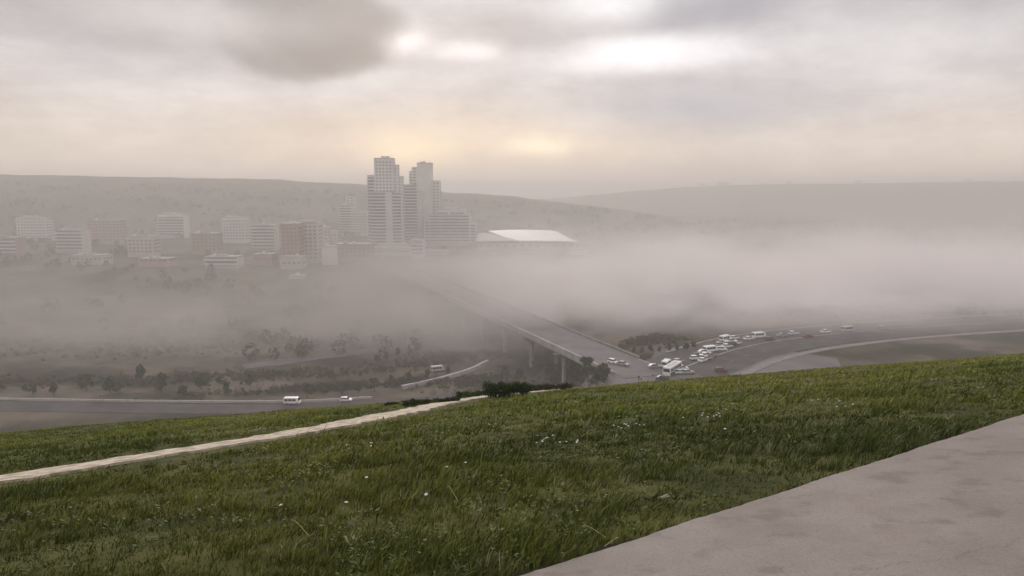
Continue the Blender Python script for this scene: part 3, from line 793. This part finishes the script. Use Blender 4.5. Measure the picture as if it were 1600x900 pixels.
def vehicle(kind, paint):
    key = (kind, paint)
    if key not in PR:
        if kind in ('saloon_car', 'hatchback_car'): o = car(kind, paint)
        elif kind == 'minibus': o = van(kind, paint)
        elif kind == 'city_bus': o = van(kind, 'car_white', 11.5, 3.1, 2.5, lower='bus_green')
        PR[key] = o; return o
    return copy_tree(PR[key])
ROAD = ZP+.11
def place_v(kind, paint, px, py, deg, label, grp=None, cat=None):
    # px,py: where its wheels meet the road in the photo
    a = ray_at(px, py, 1.0); y = ROAD/a.z
    o = vehicle(kind, paint); o.location = (a.x*y, y, ROAD+.02); o.rotation_euler = (0, 0, R(deg))
    tag(o, label, cat or {'saloon_car':'car','hatchback_car':'car','minibus':'minibus','city_bus':'bus'}[kind], grp)
    return o
J = 'vehicles at the junction'; T2 = 'cars queueing on the boulevard'; T3 = 'cars far along the boulevard'
D = 48
V_ = [('hatchback_car','car_white',958,568,-50,'white car coming off the end of the bridge',J),
 ('saloon_car','car_silver',973,571,-45,'silver car just behind the white car at the bridge end',J),
 ('city_bus','car_white',1051,583,D+10,'long white bus with dark green lower sides at the junction',J),
 ('minibus','car_white',1041,573,D+8,'white minibus beyond the green-sided bus',J),
 ('hatchback_car','car_beige',1060,567,D,'pinkish car beyond the right end of the green-sided bus',J),
 ('saloon_car','car_dark',1036,594,10,'dark car half hidden by the grass crest below the bus',J),
 ('saloon_car','car_white',1064,584,15,'white car at the right end of the green-sided bus',J),
 ('hatchback_car','car_white',1066,578,12,'white car between the bus and the silver minibus',J),
 ('saloon_car','car_beige',1074,584,0,'pale pinkish car right of the white cars beside the bus',J),
 ('saloon_car','car_silver',1023,575,0,'lone pale car left of the bus in the open junction',J),
 ('hatchback_car','car_white',1087,562,20,'white car at the left front of the boulevard queue',T2),
 ('saloon_car','car_dark',1089,557,20,'dark car behind the front white car of the queue',T2),
 ('hatchback_car','car_white',1096,560,60,'white car second in the middle of the boulevard queue',T2),
 ('saloon_car','car_white',1098,565,60,'white car lowest in the boulevard queue',T2),
 ('minibus','car_white',1110,550,D-20,'white van at the top of the boulevard queue',T2),
 ('saloon_car','car_white',1100,552,20,'white car left of the white van in the queue',T2),
 ('hatchback_car','car_white',1102,557,40,'white car in the thick of the boulevard queue',T2),
 ('saloon_car','car_beige',1104,562,50,'pinkish car right of the lowest queue car',T2),
 ('saloon_car','car_silver',1111,557,15,'silver car at the right end of the boulevard queue',T2),
 ('hatchback_car','car_red',1127,581,25,'dark red car alone on the near lane of the boulevard',None),
 ('minibus','car_white',1133,533,D-15,'white van at the head of the far group of cars',T3),
 ('saloon_car','car_silver',1129,537,20,'silver car below the van in the far group',T3),
 ('hatchback_car','car_white',1138,539,20,'white car in the middle of the far group',T3),
 ('saloon_car','car_white',1136,543,10,'white car with a long side view in the far group',T3),
 ('hatchback_car','car_silver',1126,541,25,'small silver car at the left edge of the far group',T3),
 ('hatchback_car','car_white',1127,548,10,'white car lowest and nearest in the far group',T3),
 ('saloon_car','car_beige',1143,534,20,'beige car in the back row of the far group',T3),
 ('saloon_car','car_white',1147,530,20,'white car at the top right of the far group',T3),
 ('hatchback_car','car_dark',1145,540,20,'dark car at the right of the far group',T3),
 ('saloon_car','car_white',1151,538,20,'white car at the right end of the far group',T3)]
jq = random.Random(12)
for v in V_:
    v = list(v); v[4] += jq.uniform(-18, 18) if v[0] != 'city_bus' else 0; place_v(*v)
more = [('saloon_car','car_white',1170,531),('minibus','car_white',1186,528),('hatchback_car','car_dark',1203,532),('saloon_car','car_silver',1222,526),
        ('hatchback_car','car_white',1240,523),('saloon_car','car_red',1262,527),('saloon_car','car_white',1290,520),('minibus','car_beige',1325,518),('hatchback_car','car_silver',1380,515)]
for k, (a, b_, px, py) in enumerate(more):
    place_v(a, b_, px, py, 18, f'{ {"car_white":"white","car_dark":"dark","car_silver":"silver","car_red":"red","car_beige":"beige"}[b_]} {"van" if a=="minibus" else "car"} in the thinning traffic past the far group, {ORD[k]} from the left', 'cars past the far group')
# vehicles down on the valley road
def place_ground(kind, paint, px, py, deg, label):
    p = ground_pt(px, py); o = vehicle(kind, paint); o.location = (p.x, p.y, p.z+.14); o.rotation_euler = (0,0,R(deg)); tag(o, label, 'van' if kind == 'minibus' else 'car')
place_ground('minibus', 'car_white', 457, 632, 0, 'white van on the valley road at the far left')
place_ground('hatchback_car', 'car_white', 541, 628, 5, 'small white car on the valley road behind the barrier')
place_ground('minibus', 'car_beige', 684, 581, 25, 'pale van on the slip road left of the bridge')

# ------------------------------------------------------------------ people on the junction
def person(px, py, top, label, rz=0, sit=False):
    a = ray_at(px, py, 1.0); y = ROAD/a.z
    vs = [(0,0,.95),(0,0,1.2),(0,0,1.42),(0,0,1.52),(0,.01,1.60),(0,.01,1.72),
          (.1,0,.9),(.13,.1,.5),(.13,.02,.08),(.13,.14,.04), (-.1,0,.9),(-.12,-.06,.5),(-.12,-.22,.1),(-.12,-.1,.04),
          (.19,0,1.4),(.26,-.04,1.12),(.25,.08,.88),(.25,.12,.8), (-.19,0,1.4),(-.26,.02,1.12),(-.25,.12,.88),(-.25,.16,.8)]
    es = [(0,1),(1,2),(2,3),(3,4),(4,5),(0,6),(6,7),(7,8),(8,9),(0,10),(10,11),(11,12),(12,13),(2,14),(14,15),(15,16),(16,17),(2,18),(18,19),(19,20),(20,21)]
    rd = [.15,.15,.16,.06,.09,.08,.1,.07,.05,.04,.1,.07,.05,.04,.07,.05,.04,.035,.07,.05,.04,.035]
    me = bpy.data.meshes.new('person'); me.from_pydata(vs, es, []); o = bpy.data.objects.new('person', me); COL.objects.link(o)
    sk = o.modifiers.new('skin', 'SKIN')
    for i_, r in enumerate(rd): me.skin_vertices[0].data[i_].radius = (r, r)
    me.skin_vertices[0].data[0].use_root = True
    o.modifiers.new('sub', 'SUBSURF').levels = 1
    dg = bpy.context.evaluated_depsgraph_get(); me2 = bpy.data.meshes.new_from_object(o.evaluated_get(dg))
    o.modifiers.clear(); o.data = me2; me2.materials.clear()
    for m_ in (MT['skin'], MT[top], MT['cloth_dark']): me2.materials.append(m_)
    for p in me2.polygons:
        z = p.center.z; p.material_index = 2 if z < .93 and abs(p.center.x) < .22 else (1 if z < 1.47 and z > .84 else 0)
    o.location = (a.x*y, y, ROAD); o.rotation_euler = (0,0,R(rz)); tag(o, label, 'person', 'people on the junction')
    h = MB(); h.tube([(0,-.03,1.66),(0,-.02,1.74),(0,-.005,1.80)], [.095,.1,.04], 9); h.build('hair', MT['hair'], o, smooth=True)
person(1001, 561, 'cloth_dark', 'person in dark clothes walking on the far side of the junction', 30)
person(1002, 595, 'cloth_light', 'person in a pale top and dark trousers near the grass crest', -20)
person(1020, 588, 'cloth_light', 'person in pale pinkish clothes walking left of the bus', 60)
person(998, 595, 'cloth_dark', 'person in dark clothes beside the one in the pale top', 10)

# ------------------------------------------------------------------ buildings
def bld(name, px0, px1, top, y, depth, sections, wall, label, cat='building', grp=None, fl=3.1, extras=()):
    """sections: (px0, px1, top_row, front_offset_m, depth_m, style) ; style: 'balc' 'win' 'plain'"""
    cxp = (px0+px1)/2; c_ = ray_at(cxp, 400, y); zg = Hf(c_.x, y)
    root = empty(name, (c_.x, y, zg), 0, label, cat, grp)
    walls = MB(); secs = []
    for (a, b_, tr, fo, dp, st) in sections:
        x0 = ray_at(a, 400, y).x-c_.x; x1 = ray_at(b_, 400, y).x-c_.x
        zt = ray_at(cxp, tr, y+fo).z-zg
        walls.box(x0, x1, fo, fo+dp, -4, zt); secs.append((x0, x1, fo, dp, zt, st))
    for (x0, x1, fo, dp, zt, st) in secs:      # piers between the windows
        if st != 'win': continue
        nx = max(1, int((x1-x0)/3.4)); sx = (x1-x0-1.2)/nx
        for i_ in range(nx+1): walls.box(x0-.12+i_*sx, x0-.12+i_*sx+1.44, fo-.14, fo+.3, -2, zt-.02)
        ny = max(1, int(dp/4)); sy = (dp-1.4)/ny
        for i_ in range(ny+1):
            for xx in ((x0-.14, x0+.3), (x1-.3, x1+.14)): walls.box(*xx, fo+.31+i_*sy, fo+.31+i_*sy+1.1, -2, zt-.02)
    walls.build('wall', MT[wall], root)
    rf = MB()
    for (x0, x1, fo, dp, zt, st) in secs: rf.box(x0-.25, x1+.25, fo-.25, fo+dp+.25, zt+.003, zt+.55)
    rf.build('roof', MT['roof_grey'], root)
    x0, x1, fo, dp, zt, st = secs[0]
    if y < 1000:
        tk = MB(); u = x0+(x1-x0)*(.2+.5*((px0*7) % 10)/10); tk.box(u, u+2.2, fo+3, fo+5, zt+.56, zt+2.3); tk.build('roof_tank', MT['wall_white'], root)
        an = MB(); an.tube([(x1-2, fo+4, zt+.5), (x1-2, fo+4, zt+4.2)], .09, 5); an.build('aerial', MT['car_dark'], root)
    zt_all = max(s[4] for s in secs); nfl = int(zt_all/fl)
    for k in range(1, nfl):
        z = k*fl; wb = MB(); bb = MB(); hb = hw = False
        for (x0, x1, fo, dp, zt, st) in secs:
            if z+fl*.8 > zt or st == 'plain': continue
            if st == 'balc':
                bb.box(x0-.3, x1+.3, fo-1.5, fo+.01, z-.12, z+1.02); hb = True
                wb.box(x0+.3, x1-.3, fo-.04, fo+.1, z+1.03, z+fl-.35); hw = True
            else:
                wb.box(x0-.05, x1+.05, fo-.05, fo+dp+.05, z+.9, z+fl-.75); hw = True
        if hw: wb.build('window', MT['glass_far'], root)
        if hb: bb.build('balcony', MT['wall_white'], root)
    return root
bld('apartment_tower', 578, 632, 245, 711, 26, [
   (590,618,247.5,-6,16,'win'), (600,611,245,-2,6,'plain'), (618,624.5,258,-4,13,'win'), (624.5,631,276,-3,12,'win'),
   (578,590,274.5,-3,13,'balc'), (585,608,301,-13,7,'balc'), (608,618,300,-13.8,7.8,'plain'), (618,631.5,302,-12,8,'balc')], 'wall_grey',
   'taller stepped tower with white balcony bands, left of the pair', 'tower block', 'pair of stepped tower blocks')
bld('apartment_tower', 632, 692, 253, 765, 26, [
   (655,677,255,-6,16,'plain'), (659,667,253.5,-2,6,'plain'), (647,655,262,-5,13,'win'), (643,647,268,-5,12,'balc'), (632,655.5,289,-12,6.5,'balc'),
   (677,689,283,-3,12,'win'), (689,692,300,-2,9,'win'), (655.5,663,300,-11,5,'plain')], 'wall_grey',
   'second stepped tower with a plain right shaft, right of the taller one', 'tower block', 'pair of stepped tower blocks')
bld('terraced_hotel', 665, 745, 320, 745, 30, [
   (674,735,336,-8,16,'balc'), (686,727,328,-4,14,'balc'), (695,716,321,0,12,'plain'), (664,674,342,-6,12,'win'), (735,745,350,-5,14,'win')], 'wall_grey',
   'wide terraced block with horizontal balcony bands right of the towers', 'building')
bld('apartment_block', 533, 562, 305, 860, 20, [(534,553,321,-5,14,'balc'), (543,556,307,0,12,'win'), (553,576,330,-3,14,'win')], 'wall_grey',
   'faint stepped block on the slope left of the towers', 'building')
bld('apartment_block', 447, 468, 349, 560, 16, [(440,467,350,0,14,'win')], 'wall_ochre', 'brownish block at the left edge with a flat pale roof', 'building')
bld('apartment_block', 467, 498, 347, 575, 16, [(467,498,349,0,14,'win'), (470,494,346,2,8,'plain')], 'wall_cream', 'cream block with white cap beside the brownish block', 'building')
bld('white_block', 503, 523, 385, 560, 14, [(503,523,386,0,10,'plain')], 'wall_white', 'plain white narrow block left of the ochre building', 'building')
bld('apartment_block', 525, 580, 380, 585, 16, [(524,580,382,0,14,'win'), (536,541,378,2,5,'plain')], 'wall_ochre', 'wide dull ochre block right of the plain white block', 'building')
bld('podium_building', 584, 642, 388, 640, 20, [(583,642,389,0,18,'win'), (590,634,382,4,14,'plain')], 'wall_grey', 'low grey podium at the foot of the taller tower', 'building')
bld('apartment_block', 643, 662, 375, 620, 12, [(643,662,376,0,12,'balc')], 'wall_white', 'small white block with balconies below the second tower', 'building')
bld('low_building', 598, 655, 412, 560, 14, [(598,655,416,0,12,'plain')], 'wall_cream', 'long low pale building below the podium', 'building')
bld('apartment_block', 660, 700, 392, 640, 14, [(662,700,393,0,12,'win')], 'wall_rose', 'dull rose block between the small white block and the arena', 'building')
bld('apartment_block', 447, 474, 400, 540, 12, [(438,472,402,0,12,'win')], 'wall_cream', 'pale block low at the left edge above the dark slope', 'building')
bld('low_building', 440, 470, 455, 470, 9, [(436,470,459,0,9,'plain')], 'wall_cream', 'low pale house nearest on the left slope', 'house')
bld('low_building', 690, 705, 430, 560, 8, [(684,706,431,0,8,'plain')], 'wall_white', 'tiny white-roofed hut right of the long low building', 'building')
bld('low_building', 890, 918, 389, 640, 12, [(889,918,390,0,12,'plain')], 'wall_white', 'flat pale building right of the arena', 'building')
# the city goes on at the left beyond the photo's strip
ex = [(395,430,352,690,'wall_cream','cream'),(350,385,340,760,'wall_grey','grey'),(300,340,365,640,'wall_ochre','ochre'),(250,290,335,800,'wall_white','white'),
      (200,240,370,620,'wall_cream','broad cream'),(140,190,345,740,'wall_rose','rose'),(90,130,360,660,'wall_grey','plain grey'),(30,75,340,780,'wall_white','tall white'),
      (395,425,398,560,'wall_ochre','low ochre'),(320,370,402,540,'wall_white','low white'),(215,262,405,540,'wall_rose','low rose'),(110,160,400,550,'wall_cream','low cream'),(-20,25,372,620,'wall_ochre','outermost ochre')]
for k, (a, b_, tr, y, w_, cl) in enumerate(ex):
    bld('apartment_block', a, b_, tr, y, 14, [(a, b_, tr, 0, 14, 'balc' if k % 3 == 0 else 'win'), (a+(b_-a)*.3, a+(b_-a)*.6, tr-3, 4, 5, 'plain')], w_,
        f'{cl} block among the hazy flats beyond the left slope, {ORD[k]} counted', 'building', 'hazy blocks of flats at the far left')
bld('apartment_block', 452, 496, 428, 500, 12, [(450,472,432,0,10,'win'), (474,496,437,6,10,'win')], 'wall_cream', 'pale pair of low blocks low on the left slope under the brownish block', 'building')
bld('apartment_block', 562, 596, 392, 600, 12, [(562,582,394,0,12,'win'), (582,596,400,3,10,'balc')], 'wall_grey', 'grey stepped block between the ochre block and the podium', 'building')
bld('apartment_block', 500, 530, 350, 700, 14, [(502,514,356,0,12,'win'), (514,528,362,2,12,'win')], 'wall_cream', 'faint cream pair of flats above the plain white block', 'building')
# skyline on the right ridge
sk = [(1068,1076,291,'low pale block'),(1090,1098,287,'left block of a pair'),(1101,1106,290,'slim block'),(1118,1126,285,'twin-like block'),(1128,1135,284,'tallest block'),(1139,1146,289,'squat block'),
      (1180,1190,286,'broad block'),(1225,1232,283,'slender block'),(1262,1276,287,'wide flat block'),(1330,1338,282,'upright block'),(1410,1424,285,'long block'),(1500,1508,280,'high block')]
for k, (a, b_, tr, lb) in enumerate(sk):
    bld('skyline_block', a, b_, tr, 2750, 16, [(a, b_, tr, 0, 14, 'plain')], 'wall_grey', f'{lb} faint on the right skyline, {ORD[k]} from the left', 'building', 'faint blocks on the right skyline')

# arena
def arena():
    y0 = 700; zf_ = ray_at(860, 376, y0).z; zg = Hf(30, y0)
    root = empty('sports_arena', (30, y0, zg), 0, 'wide arena with a pale curved roof beyond the valley', 'arena')
    xl = ray_at(812, 376, y0).x-30; xr = ray_at(906, 376, y0).x-30
    nx, ny = 36, 18; vs = []
    for j_ in range(ny+1):
        v = j_/ny
        for i_ in range(nx+1):
            u = i_/nx
            x = xl+(xr-xl)*u; x = x*(1-v)+(-56+73*u)*v      # back edge shorter and pushed left
            z = zf_-zg + v*5.6*math.sin(min(v,1)*1.5) + 1.2*math.sin(u*math.pi)*v - 1.0*(u**4)*(1-v)
            vs.append((x, v*75, z))
    m = MB(); n1 = nx+1
    fs = [(j_*n1+i_, j_*n1+i_+1, (j_+1)*n1+i_+1, (j_+1)*n1+i_) for j_ in range(ny) for i_ in range(nx)]
    m.add(vs, fs); N_ = len(vs); m.add([(x, y, z-.9) for x, y, z in vs], [f[::-1] for f in fs])
    rim = [i_ for i_ in range(n1)]+[j_*n1+nx for j_ in range(1, ny+1)]+[ny*n1+i_ for i_ in range(nx-1, -1, -1)]+[j_*n1 for j_ in range(ny-1, 0, -1)]
    m.f += [(rim[k], rim[(k+1) % len(rim)], rim[(k+1) % len(rim)]+N_, rim[k]+N_) for k in range(len(rim))]; m.m += [0]*len(rim)
    m.build('roof', MT['metal_roof'], root, smooth=False)
    # lower left wing with a second, greyer vault
    m = MB(); vs = []; xa = ray_at(742, 376, y0).x-30
    for j_ in range(13):
        v = j_/12
        for i_ in range(17):
            u = i_/16; x1 = xl+2+(-56-xl-2)*v
            x = xa+(x1-xa)*u; z = zf_-zg-1.2+v*3.8+1.0*math.sin(u*2.2)
            vs.append((x, v*70+1, z))
    fs = [(j_*17+i_, j_*17+i_+1, (j_+1)*17+i_+1, (j_+1)*17+i_) for j_ in range(12) for i_ in range(16)]
    m.add(vs, fs); m.add([(x, y, z-.7) for x, y, z in vs], [f[::-1] for f in fs]); m.build('side_roof', MT['roof_grey'], root)
    m = MB(); m.box(xa+3, xr-6, 4, 72, -4, zf_-zg-2.4); m.build('wall', MT['wall_rose'], root)
    for k in range(12):
        x = xa+5+(xr-xa-14)*k/11; m = MB(); m.box(x, x+2.2, 3.6, 4.2, 2, zf_-zg-4); m.build('window', MT['glass_dark'], root)
arena()

# ------------------------------------------------------------------ air
def volmat(name, dens, col, aniso=0.0):
    m = bpy.data.materials.new(name); m.use_nodes = True; t = m.node_tree; t.nodes.clear()
    o = t.nodes.new('ShaderNodeOutputMaterial'); v = t.nodes.new('ShaderNodeVolumePrincipled')
    v.inputs['Color'].default_value = (*col, 1); v.inputs['Density'].default_value = dens; v.inputs['Anisotropy'].default_value = aniso
    t.links.new(v.outputs[0], o.inputs['Volume']); return m, t, v
zmin = float(V[:, 2].min())
hm, _, _ = volmat('haze', .00071, (.87,.835,.805), .36)
m = MB(); m.box(-9200, 9200, -9200, 9200, zmin-1, 52); o = m.build('haze', hm); tag(o, 'thin dusty haze filling the whole valley', 'haze', kind='stuff')
dm, t, v = volmat('dust', 0.0, (.985,.94,.915), .3)
pos = t.nodes.new('ShaderNodeTexCoord').outputs['Object']
sp = t.nodes.new('ShaderNodeSeparateXYZ'); t.links.new(pos, sp.inputs[0]); px_, py_, pz_ = sp.outputs
def puff(x, y, z, rx, ry, rz, k):
    u = M('DIVIDE', M('SUBTRACT', px_, x, tree=t), rx, tree=t); w = M('DIVIDE', M('SUBTRACT', py_, y, tree=t), ry, tree=t); q_ = M('DIVIDE', M('SUBTRACT', pz_, z, tree=t), rz, tree=t)
    r = M('ADD', M('ADD', M('MULTIPLY', u, u, tree=t), M('MULTIPLY', w, w, tree=t), tree=t), M('MULTIPLY', q_, q_, tree=t), tree=t)
    return M('MULTIPLY', M('EXPONENT', M('MULTIPLY', r, -1, tree=t), tree=t), k, tree=t)
tot = None
for a in [(190,400,-56,180,85,19,.024), (95,338,-58,85,34,13,.022), (62,308,-54,46,17,9,.05), (-24,385,-54,56,60,13,.026), (14,325,-54,34,34,9,.014), (30,420,-58,70,75,15,.012), (-20,480,-60,110,70,18,.008), (-38,350,-64,34,44,12,.010), (-70,330,-66,30,30,8,.006),
          (380,400,-50,190,100,22,.018), (-210,370,-64,120,70,10,.006), (-95,330,-63,70,26,11,.020), (-190,315,-64,90,22,9,.016), (-330,400,-62,120,90,12,.006), (150,600,-54,170,110,18,.005), (-150,540,-60,200,70,10,.001), (110,302,-55,95,17,9,.03), (250,350,-54,120,20,11,.03)]:
    f = puff(*a); tot = f if tot is None else M('ADD', tot, f, tree=t)
ns = MR(NOISE(VM('MULTIPLY', pos, (1, 1, 2.0), tree=t), .017, 6, .62, tree=t), .34, .66, .22, 1.9, tree=t)
hz = MR(pz_, -70, 2, 1.0, 0.0, tree=t)
layer = M('MULTIPLY', M('MULTIPLY', hz, MR(py_, 262, 420, tree=t), tree=t), .0009, tree=t)
dn = M('MULTIPLY', M('ADD', tot, layer, tree=t), ns, tree=t)
t.links.new(dn, v.inputs['Density'])
dc = MIXC(MR(M('ADD', px_, M('MULTIPLY', M('SUBTRACT', py_, 300, tree=t), .15, tree=t), tree=t), -70, 80, tree=t), (.70,.665,.635), (.99,.958,.94), tree=t); t.links.new(dc, v.inputs['Color'])
m = MB(); m.box(-560, 760, 240, 1000, -76, 0); o = m.build('dust_cloud', dm); tag(o, 'thick brown-grey dust cloud rolling through the valley behind the bridge', 'dust cloud', kind='stuff')
